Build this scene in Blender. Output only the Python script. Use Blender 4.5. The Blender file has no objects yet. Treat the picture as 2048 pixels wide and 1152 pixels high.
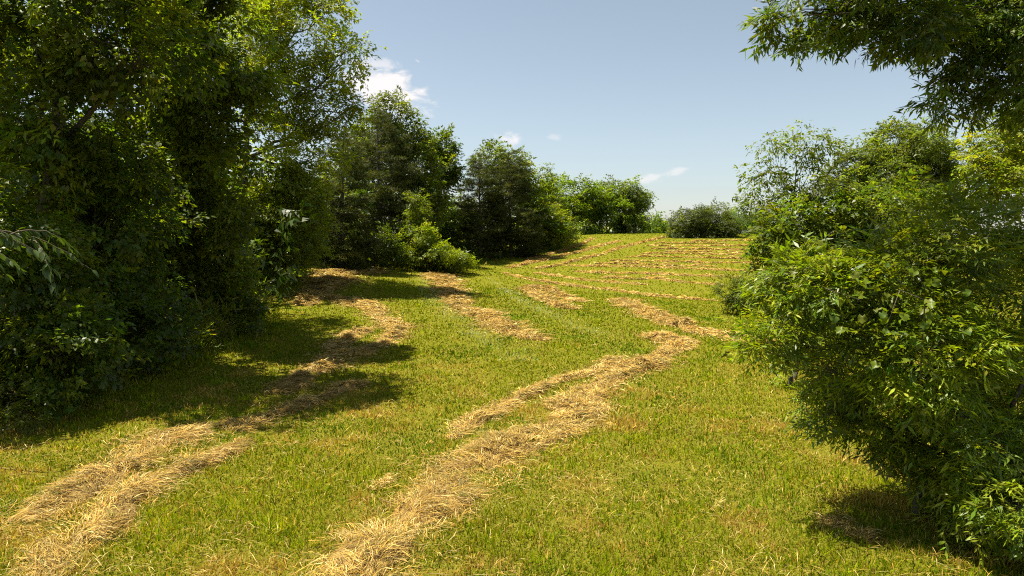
import bpy, math, random
import numpy as np
rng = np.random.default_rng(11)
random.seed(11)
sc = bpy.context.scene
COL = sc.collection

# ------------------------------------------------------------------ camera
F = 1384.0                      # focal length in pixels of the 2048 px wide photograph
CAMZ = 3.6
PITCH = math.atan(101 / F)
cam_d = bpy.data.cameras.new("camera"); cam = bpy.data.objects.new("camera", cam_d); COL.objects.link(cam)
cam_d.sensor_width = 36; cam_d.lens = F / 2048 * 36; cam_d.clip_end = 5000; cam_d.clip_start = 0.05
cam.location = (0, 0, CAMZ); cam.rotation_euler = (math.pi / 2 - PITCH, 0, 0)
sc.camera = cam

# ------------------------------------------------------------------ sky, sun, exposure
SUN_EL = math.radians(66); SUN_AZ = math.radians(-82)       # azimuth from +Y, negative to the left
sun_dir = (math.sin(SUN_AZ) * math.cos(SUN_EL), math.cos(SUN_AZ) * math.cos(SUN_EL), math.sin(SUN_EL))
world = bpy.data.worlds.new("World"); sc.world = world; world.use_nodes = True
wn, wl = world.node_tree.nodes, world.node_tree.links
wn.clear()
sky = wn.new("ShaderNodeTexSky"); sky.sky_type = 'NISHITA'; sky.sun_disc = False
sky.sun_elevation = SUN_EL; sky.sun_rotation = SUN_AZ
sky.altitude = 200; sky.air_density = 1.0; sky.dust_density = 0.7; sky.ozone_density = 1.0
bg = wn.new("ShaderNodeBackground"); bg.inputs[1].default_value = 0.058
wo = wn.new("ShaderNodeOutputWorld")
hs = wn.new("ShaderNodeHueSaturation"); hs.inputs['Hue'].default_value = 0.488; hs.inputs['Saturation'].default_value = 0.66; hs.inputs['Value'].default_value = 1.0
wl.new(sky.outputs[0], hs.inputs['Color'])
def pix_uv(px, py):
    a, c = (px - 1024) / F, (576 - py) / F
    cp, sp = math.cos(PITCH), math.sin(PITCH)
    y = cp + c * sp; z = c * cp - sp
    return a / y, z / y
def wmath(op, a, b=None, clamp=False):
    n = wn.new("ShaderNodeMath"); n.operation = op; n.use_clamp = clamp
    for i, v in enumerate((a, b)):
        if v is None: continue
        if isinstance(v, (int, float)): n.inputs[i].default_value = v
        else: wl.new(v, n.inputs[i])
    return n.outputs[0]
tc = wn.new("ShaderNodeTexCoord"); sx = wn.new("ShaderNodeSeparateXYZ"); wl.new(tc.outputs['Generated'], sx.inputs[0])
yy = wmath('MAXIMUM', sx.outputs[1], 0.02)
U = wmath('DIVIDE', sx.outputs[0], yy); V = wmath('DIVIDE', sx.outputs[2], yy)
cmb = wn.new("ShaderNodeCombineXYZ"); wl.new(U, cmb.inputs[0]); wl.new(wmath('MULTIPLY', V, 1.7), cmb.inputs[1])
nz = wn.new("ShaderNodeTexNoise"); nz.inputs['Scale'].default_value = 34; nz.inputs['Detail'].default_value = 7; nz.inputs['Roughness'].default_value = 0.58
nz.inputs['Distortion'].default_value = 0.5
wl.new(cmb.outputs[0], nz.inputs['Vector'])
total = None
for (px, py, rx, ry, tilt, dens) in ((765, 180, 135, 62, 0.42, 1.25), (810, 205, 60, 16, 0.2, .9), (752, 130, 80, 16, 0.05, .6), (835, 122, 16, 6, 0.5, .5),
                                     (1012, 277, 34, 24, 0.0, .85), (1108, 275, 32, 10, 0, .3), (1305, 355, 80, 14, -0.22, .55), (1360, 341, 40, 11, -0.35, .5), (1505, 230, 0, 0, 0, 0)):
    if not rx: continue
    u0, v0 = pix_uv(px, py); su, sv = rx / F, ry / F
    du = wmath('SUBTRACT', U, u0); dv = wmath('SUBTRACT', V, v0)
    ct, st = math.cos(tilt), -math.sin(tilt)          # pixel y runs down
    a = wmath('DIVIDE', wmath('ADD', wmath('MULTIPLY', du, ct), wmath('MULTIPLY', dv, st)), su)
    b = wmath('DIVIDE', wmath('SUBTRACT', wmath('MULTIPLY', dv, ct), wmath('MULTIPLY', du, st)), sv)
    r2 = wmath('ADD', wmath('MULTIPLY', a, a), wmath('MULTIPLY', b, b))
    e = wmath('SUBTRACT', 1.0, wmath('SQRT', r2))                      # 1 in the centre, 0 on the rim
    m = wmath('ADD', wmath('MULTIPLY', wmath('SUBTRACT', e, 0.30), 1.5), wmath('MULTIPLY', wmath('SUBTRACT', nz.outputs[0], 0.47 if rx < 100 else 0.40), 3.2 if rx < 100 else 2.6), True)
    m = wmath('MULTIPLY', wmath('MULTIPLY', m, m), wmath('SUBTRACT', 3.0, wmath('MULTIPLY', m, 2.0)))
    m = wmath('MULTIPLY', m, dens, True)
    m = wmath('MULTIPLY', m, wmath('GREATER_THAN', sx.outputs[1], 0.1))
    m = wmath('MULTIPLY', m, wmath('MULTIPLY', wmath('ADD', e, 0.35), 2.2, True))
    total = m if total is None else wmath('MAXIMUM', total, m)
mixc = wn.new("ShaderNodeMix"); mixc.data_type = 'RGBA'
wl.new(total, mixc.inputs['Factor']); wl.new(hs.outputs[0], mixc.inputs['A']); mixc.inputs['B'].default_value = (7.3, 7.0, 7.0, 1)
wl.new(mixc.outputs['Result'], bg.inputs[0]); wl.new(bg.outputs[0], wo.inputs[0])
sun_l = bpy.data.lights.new("sun", 'SUN'); sun_l.energy = 5.0; sun_l.angle = math.radians(0.53); sun_l.color = (1.0, 0.93, 0.78)
sun = bpy.data.objects.new("sun", sun_l); COL.objects.link(sun)
from mathutils import Vector
sun.rotation_euler = Vector(sun_dir).to_track_quat('Z', 'Y').to_euler()
sc.view_settings.view_transform = 'Standard'; sc.view_settings.look = 'None'
sc.view_settings.exposure = 1.27; sc.view_settings.gamma = 1.0; sc.view_settings.use_curve_mapping = False
sc.render.engine = 'CYCLES'
sc.cycles.max_bounces = 8; sc.cycles.diffuse_bounces = 6; sc.cycles.transmission_bounces = 6; sc.cycles.glossy_bounces = 2
sc.cycles.use_denoising = False; sc.cycles.filter_width = 1.1
sc.cycles.sample_clamp_indirect = 6

# ------------------------------------------------------------------ helpers
def P(px, py, d):
    """The point at ground distance d (along +Y) seen at a pixel of the photograph."""
    u, v = pix_uv(px, py)
    return np.array([u * d, d, CAMZ + v * d])
def norm(v):
    return v / np.maximum(np.linalg.norm(v, axis=-1, keepdims=True), 1e-9)
_perm = np.random.default_rng(3).random((64, 64, 64))
def noise3(p):
    """Smooth lattice noise in 0..1 for points (n, 3)."""
    p = np.asarray(p, float); i = np.floor(p).astype(int); f = p - i; f = f * f * (3 - 2 * f)
    out = 0
    for dx in (0, 1):
        for dy in (0, 1):
            for dz in (0, 1):
                w = (f[:, 0] if dx else 1 - f[:, 0]) * (f[:, 1] if dy else 1 - f[:, 1]) * (f[:, 2] if dz else 1 - f[:, 2])
                out = out + w * _perm[(i[:, 0] + dx) % 64, (i[:, 1] + dy) % 64, (i[:, 2] + dz) % 64]
    return out
def noise2(x, y, s, oct=3, off=0.0):
    q = np.stack([np.ravel(x), np.ravel(y), np.full(np.size(x), off)], 1)
    r, a, t = 0, 1.0, 0
    for o in range(oct):
        r = r + a * noise3(q * [1 / s, 1 / s, 1] * (2 ** o) + 7.3 * o); t += a; a *= 0.5
    return (r / t).reshape(np.shape(x))
def mesh_of(name, verts, faces, cols=None, mat=None, smooth=False):
    """faces: (m, k) index array; cols: (m, 3) colour of each face."""
    me = bpy.data.meshes.new(name)
    verts = np.ascontiguousarray(verts, np.float32); faces = np.ascontiguousarray(faces, np.int32)
    m, k = faces.shape
    me.vertices.add(len(verts)); me.vertices.foreach_set("co", verts.ravel())
    me.loops.add(m * k); me.loops.foreach_set("vertex_index", faces.ravel())
    me.polygons.add(m); me.polygons.foreach_set("loop_start", np.arange(0, m * k, k, dtype=np.int32))
    if smooth: me.polygons.foreach_set("use_smooth", np.ones(m, bool))
    me.update(calc_edges=True)
    if cols is not None:
        at = me.attributes.new("tone", 'FLOAT_COLOR', 'FACE')
        at.data.foreach_set("color", np.concatenate([cols, np.ones((m, 1))], 1).astype(np.float32).ravel())
    if mat: me.materials.append(mat)
    return me
def link(name, me, parent=None, kind=None, label=None, cat=None, group=None, loc=None):
    o = bpy.data.objects.new(name, me); COL.objects.link(o)
    if parent is not None: o.parent = parent
    if kind: o["kind"] = kind
    if label: o["label"] = label
    if cat: o["category"] = cat
    if group: o["group"] = group
    if loc is not None: o.location = loc
    return o
class Tubes:
    """Collects tapered tubes (trunks, limbs, twigs) into one quad mesh."""
    def __init__(s): s.v, s.f, s.n = [], [], 0
    def add(s, pts, radii, sides=5):
        pts = np.asarray(pts, float); k = len(pts)
        t = norm(np.gradient(pts, axis=0))
        ref = np.where(np.abs(t[:, 2:3]) > .9, [[1., 0, 0]], [[0., 0, 1]])
        a = norm(np.cross(t, ref)); b = np.cross(t, a)
        ang = np.linspace(0, 2 * math.pi, sides, endpoint=False)
        ring = pts[:, None] + np.asarray(radii)[:, None, None] * (a[:, None] * np.cos(ang)[None, :, None] + b[:, None] * np.sin(ang)[None, :, None])
        s.v.append(ring.reshape(-1, 3))
        i, j = np.meshgrid(np.arange(k - 1), np.arange(sides), indexing='ij'); j2 = (j + 1) % sides
        s.f.append(np.stack([i * sides + j, i * sides + j2, (i + 1) * sides + j2, (i + 1) * sides + j], -1).reshape(-1, 4) + s.n)
        s.n += k * sides
    def mesh(s, name, mat):
        return mesh_of(name, np.concatenate(s.v), np.concatenate(s.f), None, mat, True)
def curve_pts(a, b, bow, n=6, wob=0.0, r=rng):
    t = np.linspace(0, 1, n)[:, None]
    p = a + (b - a) * t + np.asarray(bow) * (4 * t * (1 - t)) * 0.5
    if wob: p[1:-1] += r.normal(0, wob, (n - 2, 3))
    return p

# ------------------------------------------------------------------ materials
def new_mat(name):
    m = bpy.data.materials.new(name); m.use_nodes = True; m.node_tree.nodes.clear()
    return m, m.node_tree.nodes, m.node_tree.links
def tone_mat(name, rough=0.5, spec=0.4, trans=0.35, tint=(1.35, 1.25, 0.45)):
    """Colour from the 'tone' attribute, with light passing through the thin blade or leaf."""
    m, N, L = new_mat(name)
    at = N.new("ShaderNodeAttribute"); at.attribute_name = "tone"
    pr = N.new("ShaderNodeBsdfPrincipled"); pr.inputs['Roughness'].default_value = rough; pr.inputs['Specular IOR Level'].default_value = spec
    tr = N.new("ShaderNodeBsdfTranslucent")
    mu = N.new("ShaderNodeMix"); mu.data_type = 'RGBA'; mu.blend_type = 'MULTIPLY'; mu.inputs['Factor'].default_value = 1
    mu.inputs['B'].default_value = (*tint, 1)
    mx = N.new("ShaderNodeMixShader"); mx.inputs[0].default_value = trans
    out = N.new("ShaderNodeOutputMaterial")
    L.new(at.outputs['Color'], pr.inputs['Base Color']); L.new(at.outputs['Color'], mu.inputs['A']); L.new(mu.outputs['Result'], tr.inputs['Color'])
    L.new(pr.outputs[0], mx.inputs[1]); L.new(tr.outputs[0], mx.inputs[2]); L.new(mx.outputs[0], out.inputs[0])
    return m
def noise_mat(name, cols, scale, rough=0.85, bump=0.3, detail=6, stretch=(1, 1, 1), spec=0.2):
    m, N, L = new_mat(name)
    g = N.new("ShaderNodeNewGeometry"); mp = N.new("ShaderNodeMapping"); mp.inputs['Scale'].default_value = stretch
    L.new(g.outputs['Position'], mp.inputs[0])
    n = N.new("ShaderNodeTexNoise"); n.inputs['Scale'].default_value = scale; n.inputs['Detail'].default_value = detail; n.inputs['Roughness'].default_value = 0.65
    L.new(mp.outputs[0], n.inputs['Vector'])
    r = N.new("ShaderNodeValToRGB"); r.color_ramp.elements[0].position = 0.3; r.color_ramp.elements[1].position = 0.7
    r.color_ramp.elements[0].color = (*cols[0], 1); r.color_ramp.elements[1].color = (*cols[-1], 1)
    for i, c in enumerate(cols[1:-1]):
        e = r.color_ramp.elements.new(0.3 + 0.4 * (i + 1) / (len(cols) - 1)); e.color = (*c, 1)
    L.new(n.outputs[0], r.inputs[0])
    b = N.new("ShaderNodeBump"); b.inputs['Strength'].default_value = bump; b.inputs['Distance'].default_value = 0.05
    L.new(n.outputs[0], b.inputs['Height'])
    pr = N.new("ShaderNodeBsdfPrincipled"); pr.inputs['Roughness'].default_value = rough; pr.inputs['Specular IOR Level'].default_value = spec
    out = N.new("ShaderNodeOutputMaterial")
    L.new(r.outputs[0], pr.inputs['Base Color']); L.new(b.outputs[0], pr.inputs['Normal']); L.new(pr.outputs[0], out.inputs[0])
    return m
M_LEAF = tone_mat("leaf", 0.42, 0.38, 0.55, (1.42, 1.42, 0.36))
M_GLOSSY = tone_mat("glossy_leaf", 0.44, 0.5, 0.45, (1.42, 1.42, 0.36))
M_NEEDLE = tone_mat("needle", 0.6, 0.2, 0.3, (1.3, 1.2, 0.5))
M_GRASS = tone_mat("grass_blade", 0.6, 0.0, 0.40, (1.3, 1.2, 0.4))
M_STRAW = tone_mat("straw", 0.65, 0.1, 0.2, (1.1, 1.0, 0.7))
M_BARK = noise_mat("bark", [(0.035, 0.028, 0.022), (0.09, 0.075, 0.06), (0.15, 0.13, 0.105)], 7, 0.9, 0.8, 8, (3, 3, 0.5))
M_TWIG = noise_mat("twig_bark", [(0.05, 0.04, 0.025), (0.13, 0.10, 0.065)], 30)
M_GROUND = noise_mat("turf_soil", [(0.05, 0.052, 0.006), (0.125, 0.135, 0.008), (0.175, 0.16, 0.02), (0.26, 0.19, 0.05)], 22, 1.0, 1.0, 9, spec=0.0)
M_HAYBED = noise_mat("hay_bed", [(0.10, 0.065, 0.018), (0.27, 0.17, 0.045), (0.46, 0.31, 0.09)], 34, 0.9, 0.9, 9)

# ------------------------------------------------------------------ the lie of the land
ctrl = [(-25, -10, 0), (0, -10, 0), (25, -10, 0), (-13, 4, 0.1), (0, 4, 0), (13, 4, -.05), (-13, 12, 0.1), (0, 11, 0), (13, 11, 0), (-13, 20, 0.15), (-5, 18, 0.02), (3, 18, 0), (13, 20, -.1), (-11, 27, 0.3)]
for px, py, d in ((560, 600, 33), (640, 535, 44), (520, 520, 40), (760, 537, 46), (940, 540, 50), (800, 600, 32), (1000, 600, 33), (1000, 560, 45), (1040, 547, 55), (1250, 600, 37), (1440, 605, 36), (1000, 520, 65), (1100, 500, 76),
                  (1300, 545, 53), (1550, 550, 52), (1250, 515, 66), (1500, 512, 67), (1800, 520, 64), (1160, 478, 90), (1330, 471, 96), (1500, 470, 97), (1700, 474, 95), (2000, 476, 90)):
    ctrl.append(tuple(P(px, py, d)))
ctrl += [(-30, 50, 2.4), (-45, 80, 4), (-30, 100, 4.5), (0, 125, 4.2), (40, 125, 4.0), (60, 60, 1.5), (-45, 20, 0.6), (45, 20, 0), (60, 100, 3.8), (-60, 60, 3), (-20, 150, 4), (30, 160, 3.6)]
ctrl = np.array(ctrl, float)
def _tps(r2): return 0.5 * r2 * np.log(np.maximum(r2, 1e-9))
def _fit():
    n = len(ctrl); x, y, z = ctrl.T
    K = _tps((x[:, None] - x) ** 2 + (y[:, None] - y) ** 2) + np.eye(n) * 2.0
    Q = np.stack([np.ones(n), x, y], 1)
    A = np.block([[K, Q], [Q.T, np.zeros((3, 3))]])
    return np.linalg.solve(A, np.concatenate([z, np.zeros(3)]))
_w = _fit()
def terrain(x, y):
    x = np.asarray(x, float); y = np.asarray(y, float); sh = x.shape; X, Y = x.ravel(), y.ravel()
    Xc, Yc = np.clip(X, -60, 60), np.clip(Y, -10, 160)
    out = np.zeros(len(X))
    for s in range(0, len(X), 20000):
        a, b = Xc[s:s + 20000], Yc[s:s + 20000]
        out[s:s + 20000] = _tps((a[:, None] - ctrl[:, 0]) ** 2 + (b[:, None] - ctrl[:, 1]) ** 2) @ _w[:-3] + _w[-3] + _w[-2] * a + _w[-1] * b
    r = np.hypot(X, Y - 60); t = np.clip((r - 100) / 100, 0, 1); t = t * t * (3 - 2 * t)
    out = out * (1 - t) + 2.2 * t
    out += (noise2(X, Y, 2.5, 2) - 0.5) * 0.10
    return out.reshape(sh)
def tz(x, y): return float(terrain(np.array([x]), np.array([y]))[0])
_ds = np.concatenate([np.linspace(5, 60, 700), np.linspace(60.1, 150, 700)])
def hit(px, py):
    """Where the line through a pixel meets the land."""
    u, v = pix_uv(px, py)
    z = terrain(u * _ds, _ds); below = np.nonzero(CAMZ + v * _ds < z)[0]
    d = _ds[below[0]] if len(below) else _ds[-1]
    return np.array([u * d, d])

xs = np.concatenate([[-2500, -1200, -600, -300, -170, -110, -80], np.arange(-60, 60.1, 1.0), [80, 110, 170, 300, 600, 1200, 2500]])
ys = np.concatenate([[-2500, -900, -300, -100, -40], np.arange(-12, 131, 1.0), [145, 165, 190, 240, 350, 600, 1200, 2500]])
GX, GY = np.meshgrid(xs, ys); GZ = terrain(GX, GY)
idx = np.arange(GX.size).reshape(GX.shape)
gf = np.stack([idx[:-1, :-1], idx[:-1, 1:], idx[1:, 1:], idx[1:, :-1]], -1).reshape(-1, 4)
link("ground", mesh_of("ground", np.stack([GX, GY, GZ], -1).reshape(-1, 3), gf, None, M_GROUND, True), kind="structure")

# ------------------------------------------------------------------ hay windrows
STRAW = np.array([[0.64, 0.41, 0.085], [0.54, 0.32, 0.06], [0.70, 0.49, 0.14], [0.42, 0.25, 0.055], [0.58, 0.40, 0.10], [0.45, 0.33, 0.11], [0.78, 0.60, 0.25], [0.28, 0.19, 0.065]])
NEAR = "hay windrows on the near slope"; FARG = "hay windrows on the far hillside"
ROWS_XY = []                     # every row's centre line with half width, for the grass to know
def windrow(pix, width, height, label, group, gaps=0.0, seed=0, strands=260, length=0.30, double=False):
    r = np.random.default_rng(seed + 100)
    width *= 0.88; height *= 0.6; length *= 0.8; strands = int(strands * (1.9 if group == NEAR else 1.4)); isfar = group == FARG
    p = np.array([hit(*q) for q in pix])
    seg = np.concatenate([[0], np.cumsum(np.linalg.norm(np.diff(p, axis=0), axis=1))])
    L = seg[-1]; n = max(int(L / 0.16), 8) if L < 40 else int(L / 0.35)
    s = np.linspace(0, L, n)
    # smooth the corners a little
    c = np.stack([np.interp(s, seg, p[:, 0]), np.interp(s, seg, p[:, 1])], 1)
    for _ in range(int(0.7 / (L / n)) + 1):
        c[1:-1] = (c[:-2] + 2 * c[1:-1] + c[2:]) / 4
    t = norm(np.gradient(c, axis=0)); nrm = np.stack([-t[:, 1], t[:, 0]], 1)
    c += nrm * ((noise2(s, s * 0, 2.2, 2, seed + .5) - .5) * width * (0.25 if isfar else 0.8))[:, None]
    ROWS_XY.append((c, width / 2))
    hw = width / 2 * (0.25 + 1.5 * noise2(s, s * 0 + 5, 1.0, 3, seed + 3.1))
    hh = height * (0.2 + 2.4 * noise2(s, s * 0 + 9, 0.9, 3, seed + 1.7) ** 1.8)
    if isfar:
        hw = width / 2 * (0.6 + .8 * noise2(s, s * 0 + 5, 3.0, 2, seed + 3.1)); hh = height * (0.5 + 1.2 * noise2(s, s * 0 + 9, 1.1, 2, seed + 1.7) ** 1.5)
    hw *= np.clip(np.minimum(s, L - s) / (width * .8) + 0.25, 0, 1); hh *= np.clip(np.minimum(s, L - s) / (width * .8) + 0.15, 0, 1)
    if gaps: hh *= np.clip((noise2(s, s * 0 + 2, 2.6, 2, seed + 8.) - gaps) * 6, 0.02, 1)
    cols = 13 if L < 40 else 7
    a = np.linspace(-1, 1, cols)
    X = c[:, None, 0] + nrm[:, None, 0] * hw[:, None] * a; Y = c[:, None, 1] + nrm[:, None, 1] * hw[:, None] * a
    prof = (1 - a ** 2) ** 0.7
    if double: prof = prof * (0.55 + 0.45 * np.abs(np.sin(a * 2.2 + 0.4)))
    rough = 0.1 + 1.7 * noise2(X, Y, 0.38, 3, seed + 2.)
    Z = terrain(X, Y) - 0.075 + hh[:, None] * prof * rough
    idx = np.arange(X.size).reshape(X.shape)
    f = np.stack([idx[:-1, :-1], idx[1:, :-1], idx[1:, 1:], idx[:-1, 1:]], -1).reshape(-1, 4)
    base = np.array([c[0, 0], c[0, 1], tz(*c[0])])
    row = bpy.data.objects.new("hay_windrow", None); COL.objects.link(row); row.location = base
    row["label"] = label; row["category"] = "hay"; row["group"] = group
    V = np.stack([X, Y, Z], -1)
    link("hay_bed", mesh_of("hay_bed", V.reshape(-1, 3) - base, f, None, M_HAYBED, True), row)
    # loose straw lying over the bed and past its edges
    m = int(strands * L)
    i = r.integers(0, n, m); q = np.clip(r.normal(0, 0.64, m), -1.8, 1.8)
    pos = np.stack([c[i, 0] + nrm[i, 0] * hw[i] * q, c[i, 1] + nrm[i, 1] * hw[i] * q], 1) + r.normal(0, 0.04, (m, 2))
    keep = np.ones(m, bool)
    if gaps: keep = (hh[i] > height * 0.05) | (r.random(m) < 0.25)
    keep &= r.random(m) < np.clip((noise2(pos[:, 0], pos[:, 1], 0.5, 3, seed + 12.) - (0.26 if not isfar else 0.1)) * 5, 0.08, 1)
    pos, i, q = pos[keep], i[keep], q[keep]; m = len(pos)
    qq = np.clip(np.abs(q), 0, 1)
    top = np.interp(qq, np.linspace(0, 1, 20), (1 - np.linspace(0, 1, 20) ** 2) ** 0.7) * hh[i] * (0.1 + 1.7 * noise2(pos[:, 0], pos[:, 1], 0.38, 3, seed + 2.))
    z = terrain(pos[:, 0], pos[:, 1]) + np.maximum(np.where(np.abs(q) < 1, top, 0) - 0.06, 0) + 0.008 + r.random(m) * 0.03
    swirl = (noise2(pos[:, 0], pos[:, 1], 0.5, 3, seed + 6.) - 0.5) * 7.0
    ang = np.arctan2(t[i, 1], t[i, 0]) + swirl + r.normal(0, 0.6, m)
    dist = np.hypot(pos[:, 0], pos[:, 1])
    ln = length * (0.5 + r.random(m)) * np.clip(dist / 30, 1, 1.7); wd = np.maximum(0.0032, dist * 0.00036) * (0.7 + .6 * r.random(m))
    d3 = np.stack([np.cos(ang), np.sin(ang), r.normal(0.04, 0.13, m)], 1); sd = np.stack([-np.sin(ang), np.cos(ang), r.normal(0, .5, m)], 1)
    p0 = np.column_stack([pos, z]); mid = p0 + d3 * ln[:, None] * .5 + np.array([0, 0, 1]) * (0.035 * r.random(m))[:, None]
    end = p0 + d3 * ln[:, None] + sd * (r.normal(0, .15, m) * ln)[:, None]; end[:, 2] -= 0.02
    vv = np.stack([p0, mid + sd * wd[:, None], end, mid - sd * wd[:, None]], 1).reshape(-1, 3)
    ff = np.arange(m * 4).reshape(-1, 4)
    cc = STRAW[r.integers(0, len(STRAW), m)] * (0.52 + .5 * r.random((m, 1))) * (0.5 + 1.0 * noise2(pos[:, 0], pos[:, 1], .4, 3, seed + 4.))[:, None]
    if isfar: cc *= 1.12
    gr = r.random(m) < 0.06; cc[gr] = np.array([0.13, 0.16, 0.03])
    link("loose_straw", mesh_of("loose_straw", vv - base, ff, cc, M_STRAW), row, kind="stuff")
windrow([(-120, 1105), (60, 1030), (190, 960), (320, 885), (470, 850)], 0.95, 0.24, "golden hay windrow at the lower left, upper strand of two, running up to the shade", NEAR, seed=1, strands=520)
windrow([(60, 1200), (180, 1085), (260, 1000), (330, 955), (390, 940), (480, 890)], 0.72, 0.24, "golden hay windrow at the lower left corner, lower strand of two, nearest the camera", NEAR, seed=2, strands=620)
windrow([(470, 862), (560, 830), (660, 790), (720, 770)], 0.75, 0.26, "short hay ridge half in tree shade with one sunlit hump", NEAR, seed=3, strands=420)
windrow([(540, 790), (610, 750), (690, 720), (760, 690), (795, 660), (770, 630), (720, 605), (640, 592)], 1.25, 0.26, "curving hay windrow that bends out of the left tree shade into the sun", NEAR, seed=4, strands=480, double=True)
windrow([(665, 705), (690, 685), (735, 660)], 0.85, 0.2, "short sunlit hay patch inside the bend of the curving windrow", NEAR, seed=5, strands=420)
windrow([(600, 612), (640, 575), (690, 555), (640, 570), (690, 545), (760, 538)], 2.1, 0.22, "broad dappled hay swath at the foot of the left trees", NEAR, seed=6, strands=420, length=.34)
windrow([(640, 1215), (740, 1115), (850, 1030), (930, 960), (1000, 900), (1090, 850), (1170, 800)], 1.3, 0.32, "longest and widest hay windrow crossing the foreground centre", NEAR, seed=7, strands=820, double=True)
windrow([(1120, 835), (1200, 785), (1270, 740), (1330, 705), (1350, 690), (1300, 672), (1385, 690)], 0.95, 0.3, "hooked upper end of the centre windrow with thick hay tufts", NEAR, seed=8, strands=620)
windrow([(890, 875), (990, 820), (1070, 785), (1150, 755), (1240, 722)], 0.5, 0.2, "thin hay strand running beside the centre windrow on its far side", NEAR, seed=9, strands=420, gaps=.25)
windrow([(880, 548), (900, 580), (935, 615), (985, 645), (1040, 668), (1090, 680)], 1.35, 0.24, "straight hay windrow in mid field with pale mown stripes beside it", NEAR, seed=10, strands=480, double=True, length=.34)
windrow([(1062, 572), (1075, 590), (1110, 608), (1150, 618)], 1.1, 0.2, "left leg of the small hay fork in mid field", NEAR, seed=11, strands=360, length=.34)
windrow([(1085, 572), (1120, 588), (1150, 604)], 0.8, 0.22, "right leg of the small hay fork in mid field", NEAR, seed=12, strands=360, length=.34)
windrow([(1245, 598), (1280, 615), (1320, 640), (1390, 660), (1480, 676), (1560, 690)], 1.25, 0.24, "hay windrow running right toward the small round shrub", NEAR, seed=13, strands=460, length=.34)
windrow([(1650, 1040), (1685, 1055), (1720, 1085)], 0.42, 0.10, "small pale hay wisp on the grass at the lower right", NEAR, seed=14, strands=520, length=.22)
windrow([(745, 985), (765, 970), (785, 958)], 0.16, 0.05, "tiny hay wisp left of the centre windrow", NEAR, seed=15, strands=260, length=.18)
far = [
 ([(1012, 548), (1045, 556), (1100, 566), (1160, 574), (1220, 580), (1300, 592), (1430, 602)], "lowest long far windrow, curling at its left end"),
 ([(1070, 546), (1110, 552), (1160, 560), (1230, 566), (1290, 570)], "short pale windrow just above the lowest far one"),
 ([(1150, 543), (1210, 547), (1265, 548)], "short far windrow ending in a dark clump"),
 ([(1290, 554), (1340, 562), (1390, 567), (1440, 570)], "pale far windrow slanting down to the right thicket"),
 ([(1260, 546), (1330, 550), (1400, 553), (1480, 555)], "second far windrow above the right thicket"),
 ([(1130, 532), (1200, 533), (1300, 535), (1400, 539), (1500, 543)], "long far windrow fifth up the hill"),
 ([(1220, 521), (1300, 523), (1400, 526), (1510, 527)], "far windrow sixth up the hill"),
 ([(1280, 508), (1350, 507), (1400, 509), (1520, 510)], "far windrow seventh up the hill with loose clumps"),
 ([(1300, 498), (1400, 499), (1520, 500)], "far windrow eighth up the hill"),
 ([(1290, 491), (1400, 492), (1530, 491)], "far windrow ninth up the hill below the round bush"),
 ([(1380, 483), (1440, 482), (1530, 481)], "far windrow right at the foot of the round bush"),
 ([(1190, 527), (1260, 528), (1340, 531), (1420, 533)], "thin far windrow between the fifth and sixth up the hill"),
 ([(1250, 515), (1330, 514), (1440, 517), (1520, 519)], "thin far windrow between the sixth and seventh up the hill"),
 ([(1330, 503), (1420, 504), (1480, 505)], "short thin far windrow between the seventh and eighth up the hill"),
 ([(1310, 486), (1370, 487), (1450, 487)], "thin far windrow just under the foot of the round bush"),
 ([(1200, 556), (1270, 559), (1330, 556)], "short faint far windrow in the hollow of the field"),
 ([(1330, 474), (1280, 486), (1240, 496), (1205, 508), (1160, 520), (1120, 530), (1075, 538)], "far windrow climbing the hill to the crest, right of three"),
 ([(1240, 482), (1200, 492), (1150, 506), (1100, 518), (1060, 526), (1015, 536)], "far windrow climbing the hill to the crest, middle of three"),
 ([(1185, 478), (1165, 488), (1130, 500), (1090, 512), (1050, 522)], "far windrow climbing beside the left tree line"),
]
for k, (pl, lab) in enumerate(far):
    windrow(pl, (0.6, .75, .5, .68)[k % 4] * (.7 if 'thin' in lab or 'faint' in lab else 1), 0.26, lab, FARG, gaps=(.12, .25, .2)[k % 3], seed=40 + k, strands=90, length=.25)

# ------------------------------------------------------------------ grass
def row_dist(x, y):
    out = np.full(len(x), 9.0)
    for c, hw in ROWS_XY:
        c = c[::3]; lo, hi = c.min(0) - 3, c.max(0) + 3
        s = np.nonzero((x > lo[0]) & (x < hi[0]) & (y > lo[1]) & (y < hi[1]))[0]
        for q in range(0, len(s), 20000):
            ss = s[q:q + 20000]
            d = np.sqrt(((x[ss, None] - c[:, 0]) ** 2 + (y[ss, None] - c[:, 1]) ** 2).min(1)) / hw
            out[ss] = np.minimum(out[ss], d)
    return out
EDGE = np.array([hit(*q) for q in ((-300, 900), (0, 830), (200, 790), (330, 730), (430, 700), (520, 670), (530, 560), (640, 535), (760, 530), (930, 548), (960, 530), (1100, 505), (1160, 476))])
def edge_x(y): return np.interp(y, EDGE[:, 1], EDGE[:, 0])
EDGE = EDGE[np.argsort(EDGE[:, 1])]
PALE = [np.array([hit(*q) for q in pl]) for pl in ([(838, 555), (862, 595), (910, 640), (965, 675), (1040, 715)], [(985, 560), (1040, 600), (1120, 640), (1190, 665)])]
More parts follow.
